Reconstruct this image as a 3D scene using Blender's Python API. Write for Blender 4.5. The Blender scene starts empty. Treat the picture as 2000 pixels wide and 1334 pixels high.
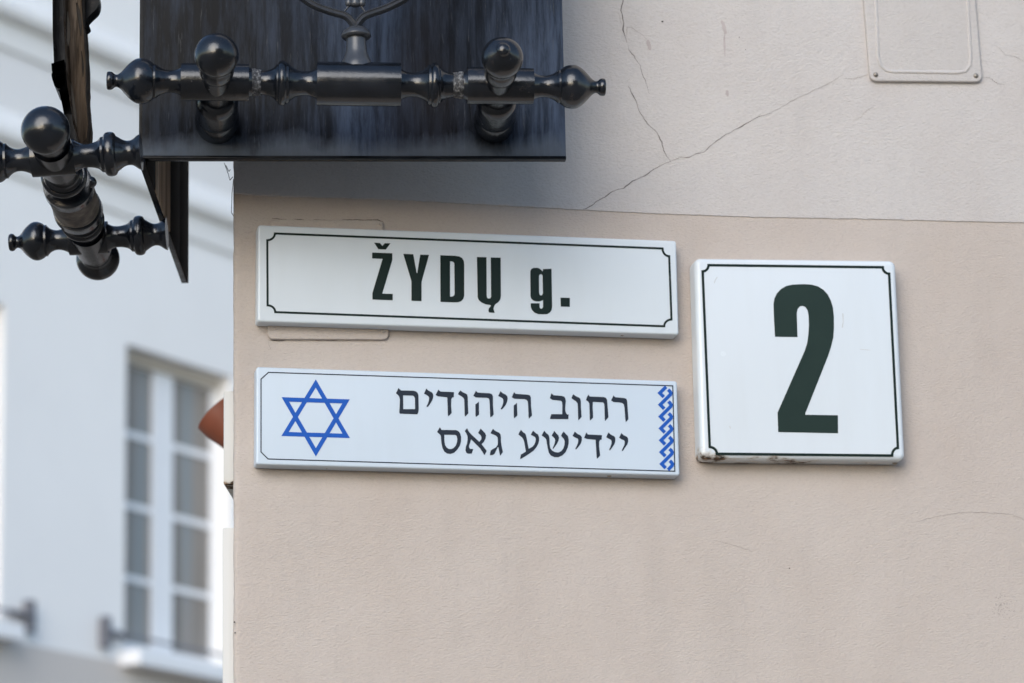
import bpy, math, random
from mathutils import Vector, Matrix, noise
from mathutils.geometry import tessellate_polygon
random.seed(4)
R = math.radians
scn = bpy.context.scene
COL = scn.collection

# ------------------------------------------------------------------ camera
F_PX, W_PX, H_PX = 6800.0, 2000.0, 1334.0
YAW, PITCH, ROLL = R(12.0), math.atan(0.2593), 0.021
ZV = Vector((0, 0, 1))
HEAD = Vector((math.sin(YAW), math.cos(YAW), 0))
RIGHT0 = Vector((math.cos(YAW), -math.sin(YAW), 0))
FWD = HEAD * math.cos(PITCH) + ZV * math.sin(PITCH)
UP0 = RIGHT0.cross(FWD)
CR = RIGHT0 * math.cos(ROLL) - UP0 * math.sin(ROLL)
CU = UP0 * math.cos(ROLL) + RIGHT0 * math.sin(ROLL)


def ray(px, py):
    return FWD + CR * ((px - W_PX / 2) / F_PX) - CU * ((py - H_PX / 2) / F_PX)


CAM = -ray(454, 900) * 4.715          # the corner of the building stands at x = 0, y = 0
CAM.z = 1.6


def at(px, py, d):                   # point seen at a pixel of the survey photo at distance d
    return CAM + ray(px, py) * d


def onplane(px, py, o, n):
    r = ray(px, py)
    return CAM + r * ((o - CAM).dot(n) / r.dot(n))


def wallp(px, py, y=0.0):            # point on a plane parallel to the front wall
    r = ray(px, py)
    return CAM + r * ((y - CAM.y) / r.y)


def hdir(deg):                       # horizontal direction, degrees right of the heading
    a = R(deg)
    return HEAD * math.cos(a) + RIGHT0 * math.sin(a)


cd = bpy.data.cameras.new("camera")
co = bpy.data.objects.new("camera", cd)
COL.objects.link(co)
co.matrix_world = Matrix(((CR.x, CU.x, -FWD.x, CAM.x), (CR.y, CU.y, -FWD.y, CAM.y), (CR.z, CU.z, -FWD.z, CAM.z), (0, 0, 0, 1)))
cd.sensor_width = 36
cd.lens = 36 * F_PX / W_PX
cd.clip_start, cd.clip_end = 0.1, 2000
cd.dof.use_dof = True
cd.dof.focus_distance = 4.62
cd.dof.aperture_fstop = cd.lens / 20.0
cd.dof.aperture_blades = 0
scn.camera = co

# ------------------------------------------------------------------ world and sun
SUN_EL, SUN_AZ = R(23), R(205)       # azimuth clockwise from +Y
w = bpy.data.worlds.new("World")
scn.world = w
w.use_nodes = True
nt = w.node_tree
sky = nt.nodes.new("ShaderNodeTexSky")
sky.sky_type = 'NISHITA'
sky.sun_disc = False
sky.sun_elevation = SUN_EL
sky.sun_rotation = SUN_AZ
sky.air_density = 1.0
sky.dust_density = 0.7
sky.ozone_density = 1.6
bg = nt.nodes["Background"]
nt.links.new(sky.outputs[0], bg.inputs[0])
bg.inputs[1].default_value = 0.15
sl = bpy.data.lights.new("sun", 'SUN')
sl.energy = 1.3
sl.angle = R(50)
sl.color = (1, 0.985, 0.97)
so = bpy.data.objects.new("sun", sl)
COL.objects.link(so)
sd = Vector((math.sin(SUN_AZ) * math.cos(SUN_EL), math.cos(SUN_AZ) * math.cos(SUN_EL), math.sin(SUN_EL)))
so.rotation_euler = sd.to_track_quat('Z', 'Y').to_euler()
so.location = (0, 0, 20)
scn.view_settings.view_transform = 'Standard'
scn.view_settings.look = 'None'
scn.view_settings.gamma = 1
scn.view_settings.exposure = 0.77


# ------------------------------------------------------------------ materials
class M:
    def __init__(s, name):
        s.m = bpy.data.materials.new(name)
        s.m.use_nodes = True
        s.t = s.m.node_tree
        s.b = s.t.nodes["Principled BSDF"]
        s.tc = s.t.nodes.new("ShaderNodeTexCoord")

    def n(s, typ, **kw):
        x = s.t.nodes.new(typ)
        for k, v in kw.items():
            if k in x.inputs:
                x.inputs[k].default_value = v
            else:
                setattr(x, k, v)
        return x

    def l(s, a, b):
        s.t.links.new(a, b)

    def coords(s, scale=(1, 1, 1)):
        mp = s.n("ShaderNodeMapping")
        mp.inputs["Scale"].default_value = scale
        s.l(s.tc.outputs["Object"], mp.inputs[0])
        return mp.outputs[0]

    def noise(s, scale, detail=4, rough=.55, stretch=(1, 1, 1), dist=0.0):
        x = s.n("ShaderNodeTexNoise", Scale=scale, Detail=detail, Roughness=rough, Distortion=dist)
        s.l(s.coords(stretch), x.inputs["Vector"])
        return x.outputs["Fac"]

    def ramp(s, fac, stops):
        r = s.n("ShaderNodeValToRGB")
        e = r.color_ramp.elements
        while len(e) < len(stops):
            e.new(0.5)
        for k, (p, c) in enumerate(stops):
            e[k].position = p
            e[k].color = (c[0], c[1], c[2], 1) if not isinstance(c, (int, float)) else (c, c, c, 1)
        s.l(fac, r.inputs[0])
        return r.outputs[0]

    def mix(s, fac, a, b, mode='MIX'):
        x = s.n("ShaderNodeMix", data_type='RGBA', blend_type=mode)
        for sock, v in ((x.inputs[0], fac), (x.inputs[6], a), (x.inputs[7], b)):
            if isinstance(v, bpy.types.NodeSocket):
                s.l(v, sock)
            elif isinstance(v, (int, float)):
                sock.default_value = v
            else:
                sock.default_value = (v[0], v[1], v[2], 1)
        return x.outputs[2]

    def math(s, op, a, b=0.0, clamp=False):
        x = s.n("ShaderNodeMath", operation=op, use_clamp=clamp)
        for k, v in enumerate((a, b)):
            if isinstance(v, bpy.types.NodeSocket):
                s.l(v, x.inputs[k])
            else:
                x.inputs[k].default_value = v
        return x.outputs[0]

    def set(s, col=None, rough=None, metal=None, spec=None, coat=None):
        for k, v in (("Base Color", col), ("Roughness", rough), ("Metallic", metal), ("Specular IOR Level", spec), ("Coat Weight", coat)):
            if v is None:
                continue
            if isinstance(v, bpy.types.NodeSocket):
                s.l(v, s.b.inputs[k])
            elif k == "Base Color":
                s.b.inputs[k].default_value = (v[0], v[1], v[2], 1)
            else:
                s.b.inputs[k].default_value = v
        return s

    def bump(s, h, strength, dist):
        x = s.n("ShaderNodeBump", Strength=strength, Distance=dist)
        s.l(h, x.inputs["Height"])
        if s.b.inputs["Normal"].is_linked:
            s.l(s.b.inputs["Normal"].links[0].from_socket, x.inputs["Normal"])
        s.l(x.outputs[0], s.b.inputs["Normal"])
        return s


def plaster(name, c, c2, c3):
    m = M(name)
    big = m.noise(1.6, 3, .5)
    mid = m.noise(7, 5, .6, (1, 1, .7))
    fine = m.noise(190, 3, .6, (1, 1, 1.6))
    a = m.mix(m.ramp(big, [(.35, 0), (.7, 1)]), c, c2)
    a = m.mix(m.math('MULTIPLY', m.ramp(mid, [(.42, 0), (.72, 1)]), .8), a, c3)
    drip = m.noise(14, 4, .6, (1, 1, .16))
    a = m.mix(m.math('MULTIPLY', m.ramp(drip, [(.54, 0), (.74, 1)]), .35), a, tuple(x * .86 for x in c))
    blot = m.noise(2.4, 5, .62, (1, 1, .8), .6)
    a = m.mix(m.math('MULTIPLY', m.ramp(blot, [(.50, 0), (.68, 1)]), .30), a, (c[0] * .90, c[1] * .86, c[2] * .84))
    a = m.mix(m.math('MULTIPLY', m.ramp(fine, [(.30, 1), (.5, 0)]), .16), a, (c[0] * .6, c[1] * .58, c[2] * .55))
    m.set(a, .88, 0, .25)
    m.bump(m.noise(11, 4, .5), .36, .007)
    m.bump(m.noise(60, 3, .55, (1, 1, 1.3)), .45, .0018)
    m.bump(m.noise(230, 3, .6, (1, 1, 1.9)), .85, .0017)
    return m.m


UPPER = plaster("upper_plaster", (.522, .486, .460), (.548, .510, .482), (.500, .456, .426))
LOWER = plaster("lower_plaster", (.492, .430, .384), (.516, .452, .404), (.468, .400, .350))


def plain(name, c, rough=.5, spec=.5, var=.08, scale=20, metal=0):
    m = M(name)
    a = m.mix(m.math('MULTIPLY', m.noise(scale, 4), 1.0), tuple(x * (1 - var) for x in c), tuple(min(1, x * (1 + var)) for x in c))
    return m.set(a, rough, metal, spec).m


def enamel(name, c, rough=.28, rust_z=None):
    m = M(name)
    a = m.mix(m.noise(4, 3), tuple(x * .965 for x in c), c)
    a = m.mix(m.math('MULTIPLY', m.ramp(m.noise(22, 4, .6, (1, 1, .18)), [(.48, 0), (.75, 1)]), .10), a, (c[0] * .72, c[1] * .69, c[2] * .62))
    rg = m.math('ADD', m.math('MULTIPLY', m.noise(9, 2), .02), rough)
    if rust_z is not None:            # rust that has eaten the enamel off the lower edge
        sx = m.n("ShaderNodeSeparateXYZ")
        m.l(m.tc.outputs["Object"], sx.inputs[0])
        low = m.math('SUBTRACT', rust_z, sx.outputs[2])
        k = m.math('MULTIPLY', low, 70.0)
        k = m.math('ADD', k, m.math('MULTIPLY', m.math('SUBTRACT', m.noise(26, 5, .65, (.55, 1, 1)), .5), 5.2))
        left = m.math('MULTIPLY', sx.outputs[0], -4.0)
        k = m.math('ADD', k, left)
        rm = m.ramp(k, [(.30, 0), (.62, 1)])
        rust = m.ramp(m.noise(150, 4), [(.35, (.018, .014, .010)), (.55, (.10, .055, .028)), (.7, (.26, .15, .08))])
        halo = m.ramp(k, [(-.0, 0), (.35, .45)])
        a = m.mix(halo, a, (.50, .42, .31))
        a = m.mix(rm, a, rust)
        rg = m.math('ADD', rg, m.math('MULTIPLY', rm, .5))
        m.bump(rm, -.5, .001)
    m.set(a, rg, 0, .5)
    return m.m


ENAMEL1 = enamel("white_enamel", (.650, .70, .735))
ENAMEL2 = enamel("white_sign_paint", (.565, .64, .715), .34)
GREEN = plain("green_black_enamel", (.008, .017, .013), .3, .2, .15)
GREEN2 = plain("dark_green_enamel", (.018, .032, .026), .3, .2, .15)
NAVY = plain("navy_print", (.014, .021, .034), .4, .25, .1)
BLUE = plain("blue_print", (.008, .085, .40), .4, .25, .08)
CRACK = plain("crack_dark", (.10, .085, .075), .95, .1, .4, 80)
CRACKF = plain("hairline_crack", (.31, .275, .25), .95, .1, .3, 80)
STAIN = plain("pink_stain", (.43, .375, .355), .9, .1, .25, 60)
INSHADE = plain("inner_shade", (.012, .010, .009), .85, .1, .5, 60)  # shade inside the side panel, given as a near-black colour
STEEL = plain("screw_steel", (.28, .25, .21), .4, .5, .3, 200, .8)
CHIP = plain("grey_scuff", (.52, .52, .51), .7, .2, .3, 200)
PITM = plain("pit_dark", (.03, .026, .022), .9, .2, .3, 80)


def iron(name, streak=False, flat=False):
    m = M(name)
    a0, a1 = (.003, .0038, .0055), (.0095, .0115, .016)
    if streak:
        s1 = m.noise(75, 8, .74, (1, 1, .10), .15)
        s2 = m.noise(380, 5, .7, (1, 1, .07))
        s3 = m.noise(5, 3, .5, (1, 1, .28), .4)
        a = m.mix(m.ramp(s1, [(.44, 0), (.60, 1)]), (.0022, .0030, .0050), (.015, .019, .028))
        a = m.mix(m.math('MULTIPLY', m.ramp(s3, [(.50, 0), (.68, 1)]), m.ramp(s1, [(.36, .25), (.62, 1)])), a, (.056, .074, .112))
        a = m.mix(m.ramp(m.noise(4.2, 2, .5, (1, 1, .6)), [(.58, 0), (.72, .25)]), a, (.028, .021, .020))
        a = m.mix(m.math('MULTIPLY', m.ramp(s2, [(.60, 0), (.70, 1)]), .6), a, (.075, .08, .088))
        sx = m.n("ShaderNodeSeparateXYZ")
        m.l(m.tc.outputs["Object"], sx.inputs[0])
        k = m.math('MULTIPLY', sx.outputs[2], -34.0)       # wash marks and dust dried on along the lower edge
        k = m.math('ADD', m.math('ADD', k, 1.15), m.math('MULTIPLY', m.math('SUBTRACT', m.noise(16, 5, .65, (1, 1, .5)), .5), 2.6))
        a = m.mix(m.ramp(k, [(.1, 0), (1, .62)]), a, (.10, .12, .15))
        rg = m.math('ADD', .25, m.math('MULTIPLY', s1, .3))
        m.bump(s2, .25, .001)
        m.bump(m.noise(3, 2), .3, .01)
    else:
        a = m.mix(m.ramp(m.noise(26, 5, .6), [(.4, 0), (.7, 1)]), a0, a1)
        a = m.mix(m.math('MULTIPLY', m.ramp(m.noise(60, 5, .65), [(.60, 0), (.75, 1)]), .5), a, (.055, .042, .036))
        a = m.mix(m.math('MULTIPLY', m.ramp(m.noise(240, 3, .6), [(.70, 0), (.78, 1)]), .6), a, (.13, .125, .12))
        rg = m.math('ADD', .04, m.math('MULTIPLY', m.noise(40, 5, .65), .34))
        m.bump(m.noise(30, 4, .6), .28, .0022)
        m.bump(m.noise(380, 3, .6), .18, .0006)
    m.set(a, rg, 0, (.07 if streak else .06 if flat else .62))
    return m.m


IRON = iron("black_painted_iron")
LITIRON = M("lit_worn_iron")  # paler copy of the iron: wear plus light from above put into its colour
LITIRON.set(LITIRON.mix(LITIRON.noise(45, 5, .6), (.016, .018, .022), (.075, .078, .086)), .34, 0, .6).bump(LITIRON.noise(120, 4), .25, .0012)
LITIRON = LITIRON.m
PANEL = iron("streaked_black_panel", True)
FLATIRON = iron("dull_blue_black_iron", False, True)


def weld(name):
    m = M(name)
    a = m.ramp(m.noise(170, 5, .7), [(.35, (.012, .012, .014)), (.5, (.06, .06, .062)), (.68, (.30, .30, .30))])
    m.set(a, .7, 0, .4)
    m.bump(m.noise(150, 5, .7), .8, .002)
    return m.m


WELD = weld("flaked_weld")


def woodm(name, c0, c1, c2):
    m = M(name)
    s1 = m.noise(55, 6, .65, (1, 1, .06), .3)
    s2 = m.noise(160, 5, .65, (1, 1, .05))
    a = m.ramp(s1, [(.33, c0), (.5, c1), (.68, c2)])
    a = m.mix(m.ramp(s2, [(.33, .85), (.45, 0)]), a, (.012, .009, .007))
    m.set(a, .85, 0, .25)
    m.bump(s1, .6, .004)
    m.bump(s2, .6, .0015)
    return m.m


WOOD = woodm("weathered_wood", (.025, .018, .013), (.12, .088, .062), (.30, .235, .18))
WOOD2 = woodm("bare_wood_lining", (.16, .115, .08), (.46, .35, .26), (.62, .50, .40))


def collar(name):
    m = M(name)
    a = m.ramp(m.noise(40, 5, .6), [(.36, (.03, .024, .02)), (.52, (.10, .078, .062)), (.7, (.20, .17, .14))])
    m.set(a, .6, 0, .4)
    m.bump(m.noise(120, 4), .3, .001)
    return m.m


BARE = collar("worn_bare_iron")


def bgwall(name, c):
    m = M(name)
    a = m.mix(m.ramp(m.noise(.5, 4), [(.35, 0), (.7, 1)]), tuple(x * .94 for x in c), c)
    a = m.mix(m.math('MULTIPLY', m.noise(2.5, 5, .65, (1, 1, .4)), .12), a, tuple(x * .7 for x in c))
    m.set(a, .85, 0, .3)
    m.bump(m.noise(30, 3), .3, .01)
    return m.m


BGW = bgwall("white_facade_plaster", (.87, .87, .865))
BGU = bgwall("grey_frieze_plaster", (.77, .765, .76))
BGM = bgwall("moulding_plaster", (.80, .80, .79))
BGB = bgwall("greige_base_plaster", (.60, .565, .535))
HEADM = bgwall("beige_window_head", (.62, .57, .50))
OPP = bgwall("ochre_facade_plaster", (.40, .34, .25))
FRAMEW = plain("white_window_paint", (.80, .81, .83), .35, .5, .04, 8)
GREYIRON = plain("grey_rail_iron", (.15, .15, .17), .5, .5, .2)
ROOFM = plain("roof_tiles", (.22, .09, .055), .8, .3, .3, 6)
ORANGE = plain("orange_red_clay", (.21, .062, .032), .55, .4, .22, 30)
SIDEW = enamel("side_enamel", (.56, .555, .535), .5)


def panem(name):
    m = M(name)
    a = m.ramp(m.noise(1.5, 3, .5, (2.2, 2.2, .15)), [(.36, (.16, .145, .13)), (.52, (.29, .27, .25)), (.66, (.25, .28, .29))])
    m.set(a, .12, 0, .16)
    return m.m


PANE = panem("curtained_glass")


def cobble(name):
    m = M(name)
    v = m.n("ShaderNodeTexVoronoi", Scale=7.0, feature='DISTANCE_TO_EDGE')
    m.l(m.coords(), v.inputs["Vector"])
    j = m.ramp(v.outputs["Distance"], [(.02, 0), (.10, 1)])
    a = m.mix(j, (.10, .085, .07), m.ramp(m.noise(4, 4), [(.3, (.26, .225, .18)), (.7, (.37, .32, .26))]))
    m.set(a, .8, 0, .3)
    m.bump(j, .6, .02)
    return m.m


COBBLE = cobble("cobble_stones")


# ------------------------------------------------------------------ mesh helpers
class MB:
    def __init__(s):
        s.v, s.f, s.mi = [], [], []

    def add(s, vs, fs, mi=0):
        o = len(s.v)
        s.v += [Vector(p) for p in vs]
        for f in fs:
            s.f.append([i + o for i in f])
            s.mi.append(mi)
        return s


def wloc(o):
    p = Vector((0, 0, 0))
    while o is not None:
        p += o.location
        o = o.parent
    return p


def build(name, mb, mats, parent=None, loc=None, smooth=40, label=None):
    if not isinstance(mats, (list, tuple)):
        mats = [mats]
    base = wloc(parent) + (Vector(loc) if loc is not None else Vector((0, 0, 0)))
    me = bpy.data.meshes.new(name)
    me.from_pydata([tuple(p - base) for p in mb.v], [], mb.f)
    for m in mats:
        me.materials.append(m)
    me.polygons.foreach_set("material_index", mb.mi)
    me.validate()
    import bmesh
    b = bmesh.new()
    b.from_mesh(me)
    bmesh.ops.recalc_face_normals(b, faces=b.faces)
    b.to_mesh(me)
    b.free()
    if smooth:
        me.shade_smooth()
        me.set_sharp_from_angle(angle=R(smooth))
    o = bpy.data.objects.new(name, me)
    COL.objects.link(o)
    if loc is not None:
        o.location = loc
    if parent is not None:
        o.parent = parent
    if label:
        o["label"] = label
    return o


def thing(name, label, cat, loc, group=None):
    o = bpy.data.objects.new(name, None)
    o.empty_display_size = .1
    COL.objects.link(o)
    o.location = loc
    o["label"], o["category"] = label, cat
    if group:
        o["group"] = group
    return o


def lathe(mb, prof, A, B, n=40, mi=0):
    """prof: (distance from A in metres along AB, radius)"""
    ax = (B - A).normalized()
    u = ax.cross(ZV if abs(ax.z) < .9 else Vector((1, 0, 0))).normalized()
    v = ax.cross(u)
    vs, fs = [], []
    for s, r in prof:
        c = A + ax * s
        for k in range(n):
            a = 2 * math.pi * k / n
            vs.append(c + (u * math.cos(a) + v * math.sin(a)) * max(r, 1e-5))
    for i in range(len(prof) - 1):
        for k in range(n):
            k2 = (k + 1) % n
            fs.append((i * n + k, i * n + k2, (i + 1) * n + k2, (i + 1) * n + k))
    fs.append(tuple(range(n)))
    fs.append(tuple(range((len(prof) - 1) * n, len(prof) * n)))
    return mb.add(vs, fs, mi)


def smoothprof(pts, sub=5):
    """Catmull-Rom through the points; a point given twice stays a sharp corner"""
    out = []
    segs, cur = [], [pts[0]]
    for p in pts[1:]:
        if p == cur[-1]:
            segs.append(cur)
            cur = [p]
        else:
            cur.append(p)
    segs.append(cur)
    for sg in segs:
        if len(sg) < 2:
            continue
        for i in range(len(sg) - 1):
            p0, p1, p2, p3 = sg[max(i - 1, 0)], sg[i], sg[i + 1], sg[min(i + 2, len(sg) - 1)]
            for k in range(sub):
                t = k / sub
                q = []
                for d in (0, 1):
                    a, b, c, e = p0[d], p1[d], p2[d], p3[d]
                    q.append(.5 * (2 * b + (c - a) * t + (2 * a - 5 * b + 4 * c - e) * t * t + (3 * b - a - 3 * c + e) * t ** 3))
                out.append(tuple(q))
        out.append(sg[-1])
    return out


def tess(mb, loops, fmap, h0, h1, mi=0):
    """flat polygon with holes in survey pixels, laid on a surface and given a thickness"""
    pl = [[Vector((x, y, 0)) for x, y in lp] for lp in loops]
    tris = tessellate_polygon(pl)
    flat = [p for lp in loops for p in lp]
    n = len(flat)
    vs = [fmap(x, y, h1) for x, y in flat] + [fmap(x, y, h0) for x, y in flat]
    fs = [tuple(t) for t in tris]
    o = 0
    for lp in loops:
        m = len(lp)
        for k in range(m):
            a, b = o + k, o + (k + 1) % m
            fs.append((a, b, b + n, a + n))
        o += m
    return mb.add(vs, fs, mi)


def stroke(pts, wd, closed=False):
    """outline loops of a stroked polyline (mitred)"""
    P = [Vector((x, y)) for x, y in pts]
    n = len(P)
    L, Rr = [], []
    for i in range(n):
        if closed:
            d0, d1 = (P[i] - P[i - 1]).normalized(), (P[(i + 1) % n] - P[i]).normalized()
        else:
            d0 = (P[i] - P[max(i - 1, 0)]).normalized() if i > 0 else (P[1] - P[0]).normalized()
            d1 = (P[i + 1] - P[i]).normalized() if i < n - 1 else d0
        n0, n1 = Vector((-d0.y, d0.x)), Vector((-d1.y, d1.x))
        m = (n0 + n1).normalized()
        k = (wd[i] if isinstance(wd, (list, tuple)) else wd) * .5 / max(.45, m.dot(n0))
        L.append(tuple(P[i] + m * k))
        Rr.append(tuple(P[i] - m * k))
    if closed:
        return L, Rr
    return [L + Rr[::-1]]


def strip(mb, pts, wd, fmap, h0, h1, closed=False, mi=0):
    """stroked polyline as quads (safe for any bend)"""
    if closed:
        L, Rr = stroke(pts, wd, True)
    else:
        lp = stroke(pts, wd)[0]
        L, Rr = lp[:len(pts)], lp[len(pts):][::-1]
    n = len(pts)
    vs = [fmap(x, y, h1) for x, y in L] + [fmap(x, y, h1) for x, y in Rr] + [fmap(x, y, h0) for x, y in L] + [fmap(x, y, h0) for x, y in Rr]
    fs = []
    for i in range(n if closed else n - 1):
        j = (i + 1) % n
        fs += [(i, j, n + j, n + i), (i, j, 2 * n + j, 2 * n + i), (n + i, n + j, 3 * n + j, 3 * n + i)]
    if not closed:
        fs += [(0, n, 3 * n, 2 * n), (n - 1, 2 * n - 1, 4 * n - 1, 3 * n - 1)]
    return mb.add(vs, fs, mi)


def rquad(P, r, d, seg=6):
    out = []
    for i in range(4):
        c = P[i]
        p, nx = (P[i - 1] - c).normalized(), (P[(i + 1) % 4] - c).normalized()
        ce = c + (p + nx) * r
        rr = r - d
        for k in range(seg + 1):
            t = math.pi / 2 * k / seg
            out.append(ce - nx * rr * math.cos(t) - p * rr * math.sin(t))
    return out


def plate(mb, quad, depth, rc, bev, back=0.0, mi=0, base=0.0):
    """pressed plate: quad of survey pixels is its front face, depth out of the wall"""
    P = [wallp(x, y, -(base + depth)) for x, y in quad]
    rc = max(rc, bev + .0008)
    loops = [(0.0, back), (0.0, depth - bev)]
    for k in range(1, 6):
        a = math.pi / 2 * k / 5
        loops.append((bev * (1 - math.cos(a)), depth - bev + bev * math.sin(a)))
    vs, fs = [], []
    for d, y in loops:
        lp = rquad(P, rc, d)
        n = len(lp)
        vs += [Vector((p.x, -(base + y), p.z)) for p in lp]
    for i in range(len(loops) - 1):
        for k in range(n):
            k2 = (k + 1) % n
            fs.append((i * n + k, i * n + k2, (i + 1) * n + k2, (i + 1) * n + k))
    fs.append(tuple(range((len(loops) - 1) * n, len(loops) * n)))
    fs.append(tuple(range(n)))
    return mb.add(vs, fs, mi)


def box(mb, o, e1, e2, e3, mi=0):
    vs = [o, o + e1, o + e1 + e2, o + e2, o + e3, o + e1 + e3, o + e1 + e2 + e3, o + e2 + e3]
    return mb.add(vs, [(0, 1, 2, 3), (4, 5, 6, 7), (0, 1, 5, 4), (1, 2, 6, 5), (2, 3, 7, 6), (3, 0, 4, 7)], mi)


def bbox(mb, o, e1, e2, e3, bev=.002, mi=0):
    """box with bevelled edges"""
    import bmesh
    b = bmesh.new()
    t = MB()
    box(t, o, e1, e2, e3)
    vv = [b.verts.new(p) for p in t.v]
    for f in t.f:
        b.faces.new([vv[i] for i in f])
    bmesh.ops.bevel(b, geom=list(b.edges), offset=bev, segments=2, profile=.6, affect='EDGES')
    b.verts.index_update()
    mb.add([v.co.copy() for v in b.verts], [[v.index for v in f.verts] for f in b.faces], mi)
    b.free()
    return mb


def dome(mb, c, nrm, r, h, n=16, mi=0):
    prof = [(-.001, r), (0, r)] + [(h * math.sin(a), r * math.cos(a)) for a in (R(15), R(35), R(55), R(75), R(89))]
    return lathe(mb, prof, c, c + nrm, n, mi)


def Z(ox, oy, s, pts):               # points read off an enlargement back to survey pixels
    return [(ox + x / s, oy + y / s) for x, y in pts]


# ------------------------------------------------------------------ ground
mb = MB()
mb.add([(-300, -300, 0), (300, -300, 0), (300, 300, 0), (-300, 300, 0)], [(0, 1, 2, 3)])
g = build("street", mb, COBBLE, smooth=None)
g["kind"] = "structure"

# ------------------------------------------------------------------ corner building
SIDE = hdir(2.5)                     # direction in which its hidden side wall runs back
bld = thing("corner_building", "beige plastered corner building with paler upper coat and fine cracks", "building", (0, 0, 0))
mb = MB()
zs = [0, 1.2, 1.8] + [2.0 + .012 * i for i in range(170)] + [4.3, 5.5, 7.5]
rc = .007
side_n = Vector((-SIDE.y, SIDE.x, 0))      # outward (left) normal of side wall
prof = []
prof.append((SIDE * 9, 0))
prof.append((SIDE * 1.5, 0))
prof.append((SIDE * .05, .2))
for k in range(6):                   # rounded arris
    t = k / 5
    p = SIDE * (rc * (1 - t) ** 2 * 1.6) + Vector((1, 0, 0)) * (rc * t ** 2 * 1.6)
    prof.append((p, 1.0))
for xx, wgt in ((.03, .8), (.06, .5), (.1, .25), (.5, 0), (6.5, 0)):
    prof.append((Vector((xx, 0, 0)), wgt))
prof.append((Vector((6.5, 9, 0)), 0))
n = len(prof)
for z in zs:
    for p, wgt in prof:
        q = Vector((p.x, p.y, z))
        a = noise.noise(Vector((p.x * 9, p.y * 9, z * 14))) * .0022 + noise.noise(Vector((p.x * 40, 3 + p.y * 40, z * 70))) * .0017
        q += (Vector((-.6, -.8, 0)) * a * wgt)
        mb.v.append(q)
for i in range(len(zs) - 1):
    for k in range(n - 1):
        mb.f.append([i * n + k, i * n + k + 1, (i + 1) * n + k + 1, (i + 1) * n + k])
        mb.mi.append(0)
build("wall", mb, LOWER, bld, smooth=60)

# the paler coat laid over the upper part, its lower edge a ragged ridge
edge = [(457, 377), (500, 382), (560, 385), (640, 386), (790, 391.5), (950, 400), (1100, 408), (1200, 413.5), (1302, 418), (1471, 424), (1700, 428), (1850, 432), (2000, 435), (2400, 446)]
pts = []
for (x0, y0), (x1, y1) in zip(edge, edge[1:]):
    m = max(2, int((x1 - x0) / 4))
    for k in range(m):
        t = k / m
        x = x0 + (x1 - x0) * t
        y = y0 + (y1 - y0) * t + noise.noise(Vector((x * .05, 0, 0))) * .9 + noise.noise(Vector((x * .4, 5, 0))) * .7
        pts.append(wallp(x, y, 0))
mb = MB()
TH = .0016
zt = 7.5
m = len(pts)
low = [Vector((p.x, -TH, p.z)) for p in pts] + [Vector((6.4, -TH, pts[-1].z - .05))]
lowb = [Vector((p.x, .001, p.z - .0006)) for p in low]
top = [Vector((p.x, -TH, zt)) for p in low]
m = len(low)
mb.add(low + lowb + top, [(i, i + 1, 2 * m + i + 1, 2 * m + i) for i in range(m - 1)] + [(i, i + 1, m + i + 1, m + i) for i in range(m - 1)])
build("upper_coat", mb, UPPER, bld, smooth=30)


def fm_wall(off):
    return lambda x, y, h: wallp(x, y, -(off + h))


def crack(pts, wd, mat, off=TH, jag=.8):
    P = []
    for (x0, y0), (x1, y1) in zip(pts, pts[1:]):
        L = math.hypot(x1 - x0, y1 - y0)
        k = max(1, int(L / 5))
        for i in range(k):
            t = i / k
            P.append((x0 + (x1 - x0) * t + random.uniform(-jag, jag), y0 + (y1 - y0) * t + random.uniform(-jag, jag)))
    P.append(pts[-1])
    nn = len(P)
    ws = [wd * (.35 + .9 * abs(noise.noise(Vector((i * .35, wd * 9, pts[0][0]))) + .35)) * min(1, .3 + .25 * min(i, nn - 1 - i)) for i in range(nn)]
    mb = MB()
    strip(mb, P, ws, fm_wall(off), -.0004, .0003)
    build("crack", mb, mat, bld, smooth=None)


k2 = lambda p: Z(1100, 0, 2.965, p)
k3 = lambda p: Z(1640, 0, 5.556, p)
k8 = lambda p: Z(1400, 900, 3.073, p)
crack(k2([(350, -60), (345, 10), (335, 60), (350, 130), (345, 170), (370, 250)]), 1.9, CRACK)
crack(k2([(372, 255), (380, 290), (410, 325), (445, 380), (455, 420), (480, 480), (500, 545)]), 1.2, CRACK)
crack(k2([(322, 75), (328, 110), (346, 160)]), .9, CRACKF)
crack(k2([(368, 210), (370, 158), (390, 155), (430, 185), (460, 205), (490, 235)]), 1.2, CRACKF)
crack(k2([(378, 500), (410, 560), (425, 600), (440, 640), (470, 690), (500, 730), (540, 765), (570, 820), (580, 870), (610, 920), (622, 935)]), 1.9, CRACK)
crack(k2([(386, 450), (362, 485)]), .8, CRACKF)
crack(k2([(115, 1213), (150, 1200), (190, 1170), (240, 1140), (290, 1105), (350, 1090), (400, 1050), (470, 1020), (510, 990), (560, 960), (620, 935)]), 1.6, CRACK)
crack(k2([(620, 935), (680, 910), (730, 910), (770, 888), (815, 882), (870, 830), (920, 795), (960, 770), (1050, 720), (1120, 680), (1200, 655)]), 1.3, CRACK)
crack(k2([(1200, 655), (1280, 610), (1360, 565), (1410, 545), (1480, 510), (1560, 470), (1625, 430)]), 1.2, CRACKF)
crack(k2([(1625, 455), (1690, 455), (1770, 430)]), 1.0, CRACKF)
crack(k3([(1680, 485), (1740, 530), (1800, 595), (1860, 605), (1950, 635), (2050, 690)]), 1.1, CRACKF)
crack(k3([(1550, 835), (1620, 845), (1680, 880), (1720, 910), (1790, 920)]), 1.2, CRACK)
crack(k3([(150, 1310), (230, 1270), (280, 1210), (370, 1160)]), .8, CRACKF)
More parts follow.
